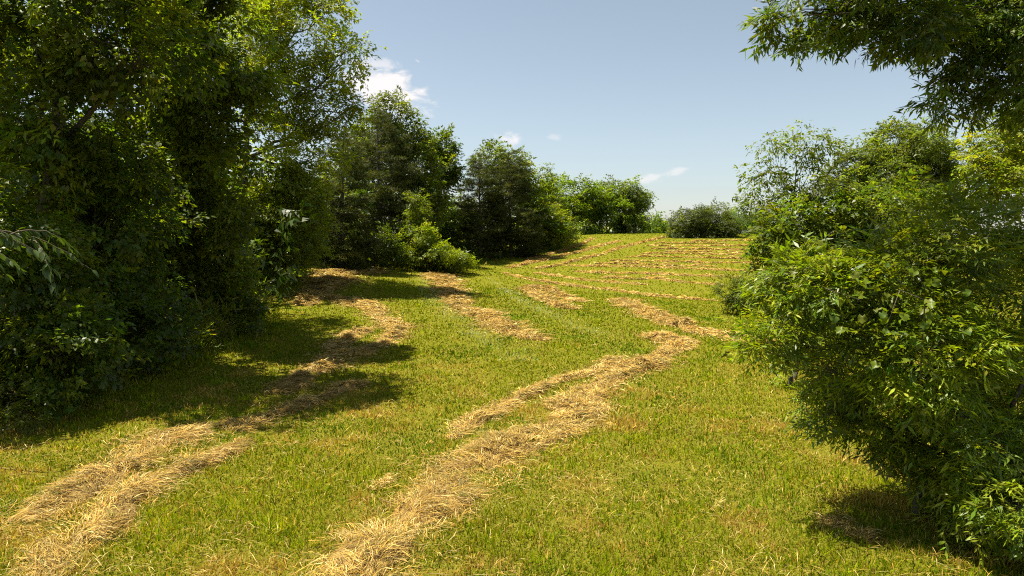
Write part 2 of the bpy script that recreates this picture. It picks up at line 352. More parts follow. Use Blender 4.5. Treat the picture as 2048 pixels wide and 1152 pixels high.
def grass():
    n = 660000
    d = 5.5 * (110 / 5.5) ** (rng.random(n) ** 1.0)
    d = np.where(rng.random(n) < 0.55, 5.5 * (40 / 5.5) ** rng.random(n), d)
    x = (rng.random(n) * 2 - 1) * (0.86 * d + 2.5)
    ok = x > edge_x(d) - 3.5
    x, d = x[ok], d[ok]
    rd = row_dist(x, d)
    ok = (rd > 0.75) | (rng.random(len(x)) < 0.45)
    x, d, rd = x[ok], d[ok], rd[ok]; n = len(x)
    z = terrain(x, d)
    clump = noise2(x, d, 0.35, 2, 1.5); big = noise2(x, d, 3.0, 3, 4.5); dry = noise2(x, d, 1.0, 4, 9.5)
    wild = np.clip((edge_x(d) + 1.2 - x) / 2.2, 0, 1) * np.clip(noise2(x, d, 0.7, 2, 6.6) * 2 - .3, 0.1, 1)
    h = (0.025 + 0.10 * clump ** 1.3) * (0.6 + .8 * rng.random(n)) * (1 + 1.4 * np.clip(big - .55, 0, 1)) + wild * 0.45 * rng.random(n)
    h = h * np.clip(d / 35, 1, 1.3)
    w = np.maximum(0.007, d * 0.00085) * (0.6 + .8 * rng.random(n)) * (1 + clump * .4)
    ang = rng.random(n) * 6.283 + 0
    lean = rng.normal(0.7, 0.45, n)
    b = np.stack([x, d, z - 0.01], 1); side = np.stack([np.cos(ang), np.sin(ang), 0 * ang], 1)
    la = rng.random(n) * 6.283
    tip = b + np.stack([np.cos(la) * np.sin(lean), np.sin(la) * np.sin(lean), np.cos(lean)], 1) * h[:, None] * 1.15
    v = np.stack([b - side * w[:, None], b + side * w[:, None], tip], 1).reshape(-1, 3)
    G = np.array([[0.165, 0.222, 0.005], [0.235, 0.275, 0.008], [0.100, 0.160, 0.006], [0.30, 0.305, 0.014]])
    c = G[rng.integers(0, 4, n)] * (0.7 + .6 * rng.random((n, 1)))
    c *= (0.22 + 1.35 * clump)[:, None] * (0.62 + .6 * big)[:, None]
    lush = np.clip((noise2(x, d, 1.7, 3, 14.2) - .52) * 5, 0, 1)[:, None]; c *= 1 - lush * np.array([0.38, 0.16, 0.0])
    # dead blades, gathered in patches and near the hay
    near_dry = np.clip((26 - d) / 14, 0, 1)
    pd = np.clip((dry - 0.48) * (0.9 + 4.2 * near_dry), 0.02, 0.85) + 0.15 * near_dry + 0.35 * np.clip(1.4 - rd, 0, 1)
    dd = rng.random(n) < pd
    D = np.array([[0.46, 0.33, 0.07], [0.40, 0.26, 0.05], [0.52, 0.40, 0.12], [0.30, 0.20, 0.045]])
    c[dd] = (D[rng.integers(0, 4, n)] * (0.65 + .6 * rng.random((n, 1))))[dd]
    # pale stripes where the mower's wheels ran
    for pl in PALE:
        q = np.linspace(0, 1, 60) * (len(pl) - 1); c2 = np.stack([np.interp(q, np.arange(len(pl)), pl[:, k]) for k in (0, 1)], 1)
        lo, hi = c2.min(0) - 2, c2.max(0) + 2
        s = np.nonzero((x > lo[0]) & (x < hi[0]) & (d > lo[1]) & (d < hi[1]))[0]
        ds = np.sqrt(((x[s, None] - c2[:, 0]) ** 2 + (d[s, None] - c2[:, 1]) ** 2).min(1))
        wgt = np.exp(-(ds / 0.45) ** 2) * np.clip(noise2(x[s], d[s], 1.1, 2, 3.3) * 2.2 - .35, 0, 1)
        pick = s[rng.random(len(s)) < wgt * .95]
        c[pick] = np.array([0.36, 0.39, 0.17]) * (0.7 + .6 * rng.random((len(pick), 1)))
    fg = np.clip((d - 45) / 40, 0, 1)[:, None]
    c = c * (1 - fg) + fg * (c * 0.35 + 0.65 * np.array([0.17, 0.235, 0.008]))
    link("grass", mesh_of("grass", v, np.arange(n * 3).reshape(-1, 3), c, M_GRASS), kind="stuff",
         label="short mown yellow-green grass with dry blades covering the field", cat="grass")
grass()

# ------------------------------------------------------------------ foliage
def spray_template(kind, r):
    """Leaves of one twig, twig along +x, unit length: base points, axis, side, length, width."""
    if kind == "round": n, L, W = 26, 0.20, 0.62
    elif kind == "lance": n, L, W = 30, 0.25, 0.24
    elif kind == "needle": n, L, W = 60, 0.24, 0.22
    elif kind == "cherry": n, L, W = 22, 0.20, 0.42
    else: n, L, W = 28, 0.20, 0.5
    k = np.arange(n); sub = r.integers(0, 4, n)                       # main twig and three side twigs
    t = (k + r.random(n)) / n
    x = np.where(sub == 0, t, 0.25 + .2 * sub + 0.35 * t * .8); y = np.where(sub == 0, 0, (np.where(sub % 2, 1, -1)) * 0.42 * t)
    z = r.normal(0, .05, n) - 0.12 * x ** 2
    p = np.stack([x, y, z], 1)
    sgn = np.where(k % 2, 1, -1)
    ax = norm(np.stack([0.6 + .4 * r.random(n), sgn * (0.55 + .5 * r.random(n)) + .5 * np.sign(y), r.normal(-0.25, 0.30, n)], 1))
    up = norm(np.stack([r.normal(0, .35, n), r.normal(0, .35, n), np.ones(n)], 1))
    if kind == "needle":
        ax = norm(np.stack([0.5 + .5 * r.random(n), r.normal(0, .7, n), r.normal(0.15, .5, n)], 1)); up = norm(r.normal(0, 1, (n, 3)))
    side = norm(np.cross(up, ax))
    ln = L * (0.65 + .6 * r.random(n)); wd = ln * W
    return p, ax, side, np.cross(ax, side), ln, wd
TEMPL = {k: [spray_template(k, np.random.default_rng(50 + i)) for i in range(10)] for k in ("round", "lance", "needle", "cherry", "oval")}
def spray_leaves(kind, pos, direc, size, cols, r, leaf=1.0, cv=0.35, roll=0.35, drop=0.0, tri=False):
    """All leaves of many twigs. pos, direc (n,3), size (n) metres, cols (n,3). leaf scales the blades alone."""
    vs, cs, n = [], [], len(pos)
    which = r.integers(0, 10, n)
    for w in range(10):
        s = np.nonzero(which == w)[0]
        if not len(s): continue
        p, ax, sd, nm, ln, wd = TEMPL[kind][w]
        d = norm(direc[s]); up = norm(np.array([0, 0, 1.0]) + r.normal(0, roll, (len(s), 3)))
        b = norm(np.cross(up, d)); u = np.cross(d, b)
        R = np.stack([d, b, u], -1) * size[s][:, None, None]
        base = pos[s][:, None] + np.einsum('nij,kj->nki', R, p)
        A = np.einsum('nij,kj->nki', R, ax * ln[:, None]) * leaf
        S = np.einsum('nij,kj->nki', R, sd * wd[:, None]) * leaf
        Nn = np.einsum('nij,kj->nki', R, nm * wd[:, None]) * leaf
        A = A + r.normal(0, .06, A.shape) * size[s][:, None, None] * .3
        q = np.stack([base, base + A * .42 + S * .5 + Nn * .13, base + A - Nn * .08, base + A * .42 - S * .5 + Nn * .13], 2)
        if tri: q = np.stack([base + A * .12 + S * .5, base + A * .12 - S * .5 + Nn * .2, base + A], 2)
        k = q.shape[1]
        c = cols[s][:, None] * (1 - cv + 2 * cv * r.random((len(s), k, 1))) * (1 + r.normal(0, .08, (len(s), k, 3)))
        if drop:
            keep = r.random((len(s), k)) > drop; q = q[keep]; c = c[keep]
        vs.append(q.reshape(-1, 3)); cs.append(c.reshape(-1, 3))
    v = np.concatenate(vs); c = np.clip(np.concatenate(cs), 0.002, 1)
    return v, np.arange(len(v)).reshape(-1, 3 if tri else 4), c

def lobe_points(lobes, n, r, shell=0.62, cull=0.0, cscale=1.0):
    """Twig places in a crown of overlapping lobes (n,6: centre, radii): mostly in the outer shell."""
    lobes = np.asarray(lobes, float)
    area = (lobes[:, 3] * lobes[:, 4] + lobes[:, 4] * lobes[:, 5] + lobes[:, 3] * lobes[:, 5])
    k = r.choice(len(lobes), int(n * 2.2), p=area / area.sum())
    d = norm(r.normal(0, 1, (len(k), 3))); rad = shell + (1 - shell) * r.random(len(k)) ** 0.7
    rad = np.where(r.random(len(k)) < .18, rad * (0.4 + .6 * r.random(len(k))), rad)
    bump = 0.62 + .68 * noise3(d * 2.6 + k[:, None] * 3.7)
    p = lobes[k, :3] + d * lobes[k, 3:] * (rad * bump)[:, None]
    inside = np.zeros(len(k))
    for j, l in enumerate(lobes):
        e = np.linalg.norm((p - l[:3]) / l[3:], axis=1)
        inside += (e < 0.5) & (k != j)
    ok = inside == 0
    if cull: ok &= noise3(p / cscale + 31.7) > cull
    i = np.nonzero(ok)[0][:n]
    return p[i], d[i], k[i]

def plabel(o, label, cat, group=None):
    o["label"] = label; o["category"] = cat
    if group: o["group"] = group

def plant(name, label, cat, base, lobes, n, leafkind, twig, tone, seed, group=None, mat=M_LEAF, leaf=1.0, trunk_r=0.15, trunk_top=None,
          cull=0.3, cscale=1.0, droop=0.25, limbs=True, ntw=5, shell=0.62, lean=(0, 0), drop=0.0, big=None, multi=1, tonevar=0.45, bow=-0.12, limb_r=1.0):
    """A tree or shrub with its foot at base (x, y): trunk, limbs and a crown of leafy twigs. lobes in world coordinates."""
    r = np.random.default_rng(seed)
    lobes = np.asarray(lobes, float)
    b = np.array([base[0], base[1], tz(*base)])
    root = bpy.data.objects.new(name, None); COL.objects.link(root); root.location = b
    plabel(root, label, cat, group)
    p, d, k = lobe_points(lobes, n, r, shell, cull, cscale)
    gz = terrain(p[:, 0], p[:, 1]); ok = p[:, 2] > gz + 0.05; p, d, k = p[ok], d[ok], k[ok]
    cen = lobes[:, :3].mean(0)
    top = lobes[np.argmax(lobes[:, 2])]
    tt = np.array([top[0] * .6 + b[0] * .4 + lean[0], top[1] * .6 + b[1] * .4 + lean[1], top[2] + top[5] * .35]) if trunk_top is None else np.asarray(trunk_top, float)
    T = Tubes(); H = tt[2] - b[2]
    stems = []
    for s in range(multi):
        off = np.array([r.normal(0, .25), r.normal(0, .25), 0]) * (multi > 1)
        e = tt + np.array([r.normal(0, H * .12), r.normal(0, H * .12), -r.random() * H * .2]) * (multi > 1)
        pts = curve_pts(b + off - np.array([0, 0, .15]), e, (r.normal(0, H * .05), r.normal(0, H * .05), 0), 9, H * 0.008, r)
        tr = trunk_r * (1 - np.linspace(0, 1, 9) ** 0.8 * 0.88); tr[0] *= 1.5
        T.add(pts, tr, 8); stems.append((pts, tr))
    link("trunk", (lambda m: m)(_shift(T.mesh("trunk", M_BARK), b)), root)
    if limbs:
        for j, l in enumerate(lobes):
            T2 = Tubes()
            pts, tr = stems[j % len(stems)]
            zz = np.clip((l[2] - b[2]) * 0.72 - l[5] * .3, 0.12 * H, 0.9 * H)
            i = int(np.clip(np.searchsorted(pts[:, 2] - b[2], zz), 1, 7))
            a0 = pts[i]; tgt = l[:3] + np.array([0, 0, -.1 * l[5]])
            ln = np.linalg.norm(tgt - a0)
            lp = curve_pts(a0, tgt, (0, 0, bow * ln + r.normal(0, .05) * ln), 7, ln * .02, r)
            r0 = min(tr[i] * .75, (0.022 * ln + .01) * limb_r)
            T2.add(lp, r0 * (1 - .7 * np.linspace(0, 1, 7)), 5)
            mine = np.nonzero(k == j)[0]
            for q in r.permutation(mine)[:ntw]:
                i2 = r.integers(3, 7); l2 = np.linalg.norm(p[q] - lp[i2])
                T2.add(curve_pts(lp[i2], p[q], (0, 0, .1 * l2), 5, l2 * .03, r), r0 * .38 * (1 - .8 * np.linspace(0, 1, 5)), 4)
            link("limb", _shift(T2.mesh("limb", M_BARK), b), root)
    direc = d * [1, 1, .55] + np.array([0, 0, -droop]) + r.normal(0, .35, d.shape)
    sz = twig * (0.6 + .5 * r.random(len(p)) + .5 * r.random(len(p)) ** 4)
    cl = noise3(p * 0.9 / max(twig, .5) + seed * 1.37)
    base_c = np.asarray(tone, float)
    cols = base_c[r.integers(0, len(base_c), len(p))] * (1 - tonevar + 2 * tonevar * cl)[:, None]
    start = p - norm(direc) * (sz * .5)[:, None]
    v, f, c = spray_leaves(leafkind, start, direc, sz, cols, r, leaf, drop=drop, tri=base[1] > 30)
    link("crown", mesh_of("crown", v - b, f, c, mat), root, kind="stuff")
    return root, p, direc, sz
def _shift(me, b):
    co = np.empty(len(me.vertices) * 3, np.float32); me.vertices.foreach_get("co", co)
    me.vertices.foreach_set("co", (co.reshape(-1, 3) - b.astype(np.float32)).ravel()); me.update(); return me

def lobes_px(d, items, r, depth=1.0, jit=0.25):
    """Lobes given as (pixel x, pixel y, radius in pixels[, y radius]) at distance d, made round with depth."""
    out = []
    for it in items:
        px, py, rp = it[:3]; ry = it[3] if len(it) > 3 else rp
        rr = rp / F * d; dd = d + r.normal(0, jit) * rr * 2
        c = P(px, py, dd); rr = rp / F * dd
        out.append([*c, rr, rr * depth * (0.9 + .3 * r.random()), ry / F * dd])
    return out
def conifer(name, label, px, d, top_py, half_px, seed, group, tone, base_py=None, bare=0.02, n=26, spread=0.55, size=.9, trunk_r=.2):
    """A tall needle tree: trunk with tiers of branches that shorten upward, each carrying flat sprays."""
    r = np.random.default_rng(seed)
    x, y = P(px, 480, d)[:2]; b = np.array([x, y, tz(x, y)])
    H = P(px, top_py, d)[2] - b[2]; R = half_px / F * d
    root = bpy.data.objects.new(name, None); COL.objects.link(root); root.location = b; plabel(root, label, "tree", group)
    T = Tubes(); T.add(curve_pts(np.array([0, 0, -.2]), np.array([r.normal(0, .2), r.normal(0, .2), H]), (0, 0, 0), 9, .03, r), trunk_r * (1 - .93 * np.linspace(0, 1, 9)), 8)
    link("trunk", T.mesh("trunk", M_BARK), root)
    T2 = Tubes(); pos, dr, sz = [], [], []
    z = bare * H
    while z < H * .985:
        t = (z / H)
        prof = R * (1 - t ** 1.7) ** .75 * (0.55 + 0.45 * min(1, t * 5)) * (0.75 + .5 * r.random()) + .15
        for a in r.random(int(r.integers(4, 7))) * 6.283:
            ln = prof * (0.6 + .5 * r.random())
            e = np.array([math.cos(a) * ln, math.sin(a) * ln, ln * (0.12 + .25 * t) * r.normal(.6, .6)])
            bp = curve_pts(np.array([0, 0, z]), np.array([0, 0, z]) + e, (0, 0, -0.14 * ln), 6, .02 * ln, r)
            T2.add(bp, (0.012 * ln + .01) * (1 - .8 * np.linspace(0, 1, 6)), 4)
            m = max(5, int(ln * n / 2.0))
            tt = 0.08 + .92 * r.random(m) ** .75
            q = np.stack([np.interp(tt, np.linspace(0, 1, 6), bp[:, i]) for i in range(3)], 1)
            ou = norm(e) + r.normal(0, spread, (m, 3)) * [1, 1, .22]
            pos.append(q + ou * .15); dr.append(ou + [0, 0, .15]); sz.append(size * (0.6 + .7 * r.random(m)) * (0.55 + .45 * (1 - t)))
        z += H * 0.026 * (0.6 + .8 * r.random()) + .15
    pos, dr, sz = np.concatenate(pos), np.concatenate(dr), np.concatenate(sz)
    link("branches", T2.mesh("branches", M_BARK), root, kind="stuff")
    tone = np.asarray(tone); cols = tone[r.integers(0, len(tone), len(pos))] * (0.75 + .5 * noise3(pos * .8 + seed))[:, None]
    v, f, c = spray_leaves("needle", pos, dr, sz, cols, r, 1.0, roll=.15, tri=True)
    link("crown", mesh_of("crown", v, f, c, M_NEEDLE), root, kind="stuff")

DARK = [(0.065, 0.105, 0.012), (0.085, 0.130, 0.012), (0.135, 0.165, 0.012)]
MIDG = [(0.100, 0.145, 0.012), (0.130, 0.165, 0.013), (0.155, 0.180, 0.014)]
LITE = [(0.155, 0.210, 0.014), (0.205, 0.240, 0.016), (0.235, 0.250, 0.018)]
OAKG = [(0.105, 0.142, 0.024), (0.130, 0.165, 0.027), (0.155, 0.182, 0.030)]
PINE = [(0.045, 0.060, 0.012), (0.060, 0.075, 0.014), (0.085, 0.096, 0.018)]
WILLOW = [(0.110, 0.170, 0.010), (0.175, 0.230, 0.012), (0.245, 0.280, 0.014)]
def at(px, d):
    q = P(px, 480, d); return (q[0], q[1])
rl = np.random.default_rng(5)
LW = "trees of the left wood"; LT = "thickets along the left wood"

# left wood, near end
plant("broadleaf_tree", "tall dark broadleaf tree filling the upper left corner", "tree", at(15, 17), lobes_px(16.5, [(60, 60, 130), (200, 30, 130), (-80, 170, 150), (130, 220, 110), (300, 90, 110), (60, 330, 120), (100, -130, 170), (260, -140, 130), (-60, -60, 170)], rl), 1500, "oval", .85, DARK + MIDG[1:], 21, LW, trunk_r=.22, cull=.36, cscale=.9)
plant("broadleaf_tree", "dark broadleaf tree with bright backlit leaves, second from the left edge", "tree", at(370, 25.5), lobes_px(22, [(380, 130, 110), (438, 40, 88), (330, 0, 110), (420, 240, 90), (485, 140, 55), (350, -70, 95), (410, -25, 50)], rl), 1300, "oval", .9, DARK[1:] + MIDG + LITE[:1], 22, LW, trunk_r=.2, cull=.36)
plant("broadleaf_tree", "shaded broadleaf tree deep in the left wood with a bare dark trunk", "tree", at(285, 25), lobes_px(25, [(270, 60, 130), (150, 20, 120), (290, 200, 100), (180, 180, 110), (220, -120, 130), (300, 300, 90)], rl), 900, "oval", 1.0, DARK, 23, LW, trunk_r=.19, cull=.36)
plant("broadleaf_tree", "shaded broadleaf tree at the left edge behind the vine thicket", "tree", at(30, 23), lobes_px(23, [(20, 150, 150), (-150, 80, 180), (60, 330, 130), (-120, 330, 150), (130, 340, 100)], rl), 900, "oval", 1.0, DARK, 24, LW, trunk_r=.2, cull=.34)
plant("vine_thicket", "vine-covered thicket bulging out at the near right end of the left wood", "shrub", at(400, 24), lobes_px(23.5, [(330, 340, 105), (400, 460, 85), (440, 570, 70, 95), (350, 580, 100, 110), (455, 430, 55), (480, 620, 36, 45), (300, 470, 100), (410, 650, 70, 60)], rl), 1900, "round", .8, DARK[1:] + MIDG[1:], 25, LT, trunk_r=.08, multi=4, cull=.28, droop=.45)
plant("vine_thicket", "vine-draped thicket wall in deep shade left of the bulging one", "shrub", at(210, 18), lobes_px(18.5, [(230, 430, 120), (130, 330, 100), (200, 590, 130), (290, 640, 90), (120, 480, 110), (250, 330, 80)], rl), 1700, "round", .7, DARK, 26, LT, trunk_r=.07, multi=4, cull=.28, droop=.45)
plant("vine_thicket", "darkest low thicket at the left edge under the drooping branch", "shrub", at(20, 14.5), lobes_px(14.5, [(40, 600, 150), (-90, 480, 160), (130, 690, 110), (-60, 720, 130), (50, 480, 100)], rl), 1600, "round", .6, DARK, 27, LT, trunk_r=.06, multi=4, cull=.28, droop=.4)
# mid left
plant("broadleaf_tree", "tall sunlit tree with arching limbs and feathery twigs against the sky", "tree", at(488, 36), lobes_px(36, [(600, 70, 80), (690, 120, 42), (560, 180, 85), (645, 215, 62), (545, 300, 85), (625, 310, 72), (690, 220, 30), (560, -15, 75), (495, -30, 85), (640, 10, 60), (715, 90, 20), (500, 80, 80)], rl), 1900, "oval", 1.05, [(0.19, 0.24, 0.016), (0.24, 0.28, 0.018), (0.28, 0.30, 0.02)], 28, LW, trunk_r=.24, trunk_top=P(520, -100, 36), leaf=.92, cull=.36, cscale=1.3, droop=.3, shell=.62)
plant("leafy_shrub", "rounded light green shrub under the tall sunlit tree", "shrub", at(590, 37), lobes_px(36, [(600, 390, 55), (560, 430, 65), (615, 440, 45), (520, 440, 65), (600, 490, 50, 40), (540, 500, 50, 40)], rl), 1500, "oval", .8, MIDG[1:] + LITE[:2], 29, LT, trunk_r=.07, multi=4, cull=.3)
conifer("red_cedar", "dark conifer with drooping tiers left of the tallest pine", 680, 43, 255, 52, 30, LW, PINE, n=20)
conifer("pine_tree", "tallest dark pine with level tiers of branches in the left wood", 760, 50, 225, 78, 31, LW, PINE, n=20, trunk_r=.28)
plant("broadleaf_tree", "round-topped tree rising behind the tallest pine below the cloud", "tree", at(775, 58), lobes_px(57, [(785, 225, 38), (745, 265, 38), (815, 275, 36), (770, 310, 50), (835, 330, 40), (720, 300, 40), (850, 400, 40)], rl), 1300, "oval", 1.35, OAKG, 32, LW, trunk_r=.25, cull=.3, cscale=1.8)
plant("broadleaf_tree", "dark leafy tree with sky gaps between the tallest pine and the pair of pines", "tree", at(882, 64), lobes_px(63, [(880, 295, 30), (893, 340, 26), (880, 390, 34), (860, 320, 26), (895, 430, 26), (870, 460, 36), (905, 480, 30)], rl), 1000, "oval", 1.3, DARK, 33, LW, trunk_r=.22, cull=.42, cscale=1.6)
conifer("pine_tree", "left one of the pair of broad pines at the field's inner corner", 960, 66, 312, 50, 34, LW, PINE, n=18, size=1.0)
conifer("pine_tree", "right one of the pair of broad pines at the field's inner corner", 1022, 68, 302, 48, 35, LW, PINE, n=18, size=1.0)
plant("broadleaf_tree", "broadleaf tree showing its top behind the pair of pines", "tree", at(1000, 76), lobes_px(75, [(985, 325, 36), (1030, 335, 32), (1045, 375, 30), (1000, 370, 40), (1060, 430, 30)], rl), 800, "oval", 1.5, MIDG, 36, LW, trunk_r=.22, cull=.3, cscale=2)
plant("broadleaf_tree", "slim poplar-like tree with an upright top beside the pines", "tree", at(1085, 82), lobes_px(82, [(1085, 356, 18, 32), (1083, 396, 32), (1095, 430, 38), (1068, 440, 34), (1075, 470, 38)], rl), 900, "oval", 1.4, LITE[:1] + MIDG, 37, LW, trunk_r=.16, cull=.35, cscale=2)
plant("leafy_shrub", "bright green shrub at the tree line below the slim tree", "shrub", at(1105, 78), lobes_px(77, [(1100, 440, 30), (1122, 458, 26), (1095, 465, 30), (1138, 468, 18)], rl), 640, "oval", 1.0, LITE, 38, LT, trunk_r=.08, multi=3, cull=.25, cscale=1.5)
# young growth in front of the pines
for k, (px, d, items, n, tone, lab) in enumerate((
        (835, 47, [(833, 400, 15), (838, 430, 22), (830, 460, 24), (840, 490, 24)], 420, LITE, "slim sapling with sunlit top standing before the tallest pine"),
        (775, 45, [(775, 478, 15, 20), (770, 500, 26, 16), (790, 505, 20, 14)], 300, MIDG, "small blue-green sapling in shade left of the yellow-green one"),
        (855, 46, [(850, 470, 18), (855, 495, 32), (885, 505, 26, 18), (830, 508, 22, 16)], 520, LITE, "yellow-green sapling in full sun at the wood's foot"),
        (905, 47, [(905, 518, 28, 16), (925, 528, 18, 10), (890, 520, 20, 14)], 300, LITE, "low spreading shrub at the tip of the wood's foot"))):
    plant("sapling" if k != 3 else "leafy_shrub", lab, "sapling" if k != 3 else "shrub", at(px, d), lobes_px(d, items, rl), n, "oval", .7, tone[:2], 60 + k, "young growth at the wood's foot", trunk_r=.04, cull=.36, cscale=.7, droop=.05, multi=1 if k != 3 else 3, ntw=3)
# far trees on the crest
FT = "trees beyond the crest"
for k, (px, d, items, n, tone, lab) in enumerate((
        (1125, 106, [(1120, 388, 32), (1108, 425, 38), (1142, 420, 34), (1130, 455, 44, 26)], 720, MIDG, "leftmost far tree, partly behind the slim tree"),
        (1168, 108, [(1165, 385, 26), (1185, 400, 26), (1160, 425, 36), (1180, 445, 40), (1170, 458, 46, 24)], 820, MIDG, "second far tree from the left with a pointed top"),
        (1215, 112, [(1205, 368, 22), (1225, 385, 26), (1200, 410, 32), (1225, 435, 42), (1215, 458, 48, 24)], 820, OAKG, "tallest far tree in the middle of the crest group"),
        (1268, 114, [(1262, 378, 20), (1280, 395, 20), (1255, 415, 30), (1282, 425, 20), (1265, 450, 38), (1265, 458, 44, 22)], 680, OAKG, "rightmost big far tree with an open airy right side"),
        (1310, 128, [(1303, 446, 22, 20), (1320, 454, 20, 16), (1310, 460, 28, 14)], 260, DARK, "small low far tree right of the crest group"),
        (1337, 140, [(1336, 458, 12, 9)], 90, DARK, "tiny distant tree left of the round bush"),
        (1480, 170, [(1472, 440, 26, 20), (1492, 434, 28, 22), (1500, 450, 36, 22)], 420, DARK, "left one of the distant trees right of the round bush"),
        (1530, 172, [(1520, 442, 26, 20), (1548, 438, 28, 22), (1535, 455, 40, 20)], 420, DARK, "right one of the distant trees, by the sparse cherry"))):
    plant("broadleaf_tree", lab, "tree", at(px, d), lobes_px(d, items, rl), n, "oval", 1.9, [(a * 1.2, b * 1.3, c) for a, b, c in tone], 80 + k, FT, trunk_r=.22, cull=.3 if k != 3 else .42, cscale=2.4, ntw=3)
plant("round_bush", "broad round olive bush standing alone on the crest of the hill", "bush", at(1407, 91), lobes_px(91, [(1375, 450, 34, 30), (1425, 445, 42, 36), (1452, 458, 26, 24), (1398, 434, 26, 22), (1405, 464, 62, 22), (1362, 466, 24, 18)], rl), 3000, "oval", .95, [(0.085, 0.11, 0.022), (0.11, 0.13, 0.024), (0.075, 0.10, 0.02)], 90, trunk_r=.09, multi=5, cull=.06, cscale=1.3)

# right side
plant("oak_tree", "big round oak standing behind the right thicket", "tree", at(1800, 46), lobes_px(46, [(1790, 290, 45), (1725, 325, 42), (1850, 285, 40), (1885, 315, 36), (1695, 365, 42), (1780, 350, 58), (1860, 360, 55), (1915, 350, 36), (1740, 400, 50), (1830, 410, 60)], rl), 2300, "oval", 1.05, OAKG, 91, trunk_r=.3, cull=.3, cscale=1.6)
plant("broadleaf_tree", "yellow-green leafy tree at the right edge under the overhanging branches", "tree", at(2060, 22), lobes_px(22, [(1990, 285, 46), (2045, 315, 60), (1965, 330, 36), (2070, 250, 60), (2000, 370, 60), (2120, 330, 90)], rl), 1200, "oval", .6, LITE, 92, trunk_r=.12, cull=.28, cscale=.7)
plant("cherry_tree", "sparse young cherry with see-through crown at the left of the right thicket", "tree", at(1590, 17), lobes_px(17, [(1545, 290, 36), (1610, 285, 46), (1650, 290, 28), (1535, 365, 46), (1600, 350, 46), (1515, 400, 30, 22), (1590, 420, 60), (1640, 370, 40)], rl), 280, "cherry", .5, MIDG, 93, trunk_r=.045, trunk_top=P(1585, 262, 17), cull=.36, cscale=.5, droop=.5, ntw=9)
plant("thicket", "dark leafy thicket between the sparse cherry and the near bush", "shrub", at(1640, 17), lobes_px(16.5, [(1600, 450, 62), (1560, 490, 52), (1680, 430, 55), (1640, 510, 80), (1750, 430, 70), (1830, 420, 60), (1540, 560, 40), (1720, 500, 80), (1620, 590, 70)], rl), 1700, "oval", .56, DARK + MIDG, 94, trunk_r=.05, multi=5, cull=.28, cscale=.6)
plant("small_shrub", "small round shrub at the field edge left of the right thicket", "shrub", at(1490, 32), lobes_px(31.5, [(1462, 578, 28, 24), (1495, 585, 34, 30), (1525, 570, 34, 30), (1480, 600, 30, 18)], rl), 620, "oval", .5, MIDG, 95, trunk_r=.04, multi=4, cull=.22, cscale=.6)

# near right: leafy bush and overhanging oak with narrow leaves, the largest leaves as parts of their own
def lance_mesh(name, L, W, fold, bend, tone, mat, k=5, lobed=False):
    """One leaf blade along +x with a midrib fold."""
    t = np.linspace(0, 1, k + 2); w = np.sin(np.pi * t ** .8) ** (0.8 if not lobed else .6) * W / 2
    z = -bend * t ** 2 * L
    v = [(t[i] * L, s * w[i], z[i] + abs(s) * w[i] * fold) for i in range(k + 2) for s in (-1, 0, 1)]
    f = []
    for i in range(k + 1):
        a = i * 3
        f += [(a, a + 3, a + 4, a + 1), (a + 1, a + 4, a + 5, a + 2)]
    return mesh_of(name, np.array(v), np.array(f), np.tile(np.array(tone), (len(f), 1)), mat, True)
def place_leaves(root, meshes, pos, direc, r, up_jit=.5, smin=.8, smax=1.25, name="leaf"):
    from mathutils import Matrix
    b = np.array(root.location)
    for q, dd in zip(pos, direc):
        x = norm(dd); up = norm(np.array([0, 0, 1.]) + r.normal(0, up_jit, 3)); y = norm(np.cross(up, x)); z = np.cross(x, y)
        o = bpy.data.objects.new(name, meshes[r.integers(len(meshes))]); COL.objects.link(o); o.parent = root
        s = smin + (smax - smin) * r.random(); q = q - b
        o.matrix_local = Matrix(((x[0] * s, y[0] * s, z[0] * s, q[0]), (x[1] * s, y[1] * s, z[1] * s, q[1]), (x[2] * s, y[2] * s, z[2] * s, q[2]), (0, 0, 0, 1)))
def nearest_outer(p, n, r):
    """Twigs that face the camera most closely, thinned so that they spread over the plant."""
    e = p - np.array([0, 0, CAMZ]); dist = np.linalg.norm(e, axis=1); a = np.round(np.stack([e[:, 0] / e[:, 1], e[:, 2] / e[:, 1]], 1) / 0.045)
    best = {}
    for i in np.argsort(dist): best.setdefault(tuple(a[i]), i)
    idx = np.array(list(best.values())); inview = (np.abs(e[idx, 0] / e[idx, 1]) < .76) & (e[idx, 2] / e[idx, 1] < .36)
    idx = idx[inview]; return r.permutation(idx)[:n]
bush, bp, bd, bs = plant("leafy_bush", "large near bush of glossy narrow leaves on the right", "bush", at(1950, 8.8), lobes_px(8.6, [(1900, 490, 100), (1780, 570, 110), (1660, 600, 90), (1555, 660, 55), (1700, 730, 120), (1850, 700, 150), (1980, 600, 150), (1900, 880, 115), (2040, 1000, 110), (1770, 850, 80), (2070, 460, 80), (1620, 530, 50), (1660, 820, 60), (2080, 800, 150), (1900, 980, 50), (1600, 570, 60), (1530, 690, 40)], rl, jit=.35) + lobes_px(7.5, [(2035, 1100, 75), (2080, 970, 100), (1985, 900, 70), (2000, 1010, 50)], rl), 3900, "lance", .40, WILLOW, 96, mat=M_GLOSSY, trunk_r=.05, multi=5, cull=.36, cscale=.38, ntw=14, droop=-.05, leaf=1.0)
r7 = np.random.default_rng(77)
LAN = [lance_mesh("leaf_blade", .095, .021, .35, b, c, M_GLOSSY) for b, c in ((.15, WILLOW[0]), (.3, WILLOW[1]), (.05, WILLOW[2]), (.25, (0.10, 0.14, 0.02)))]
sel = nearest_outer(bp, 300, r7)
bsel = np.repeat(sel, 3)[:290]
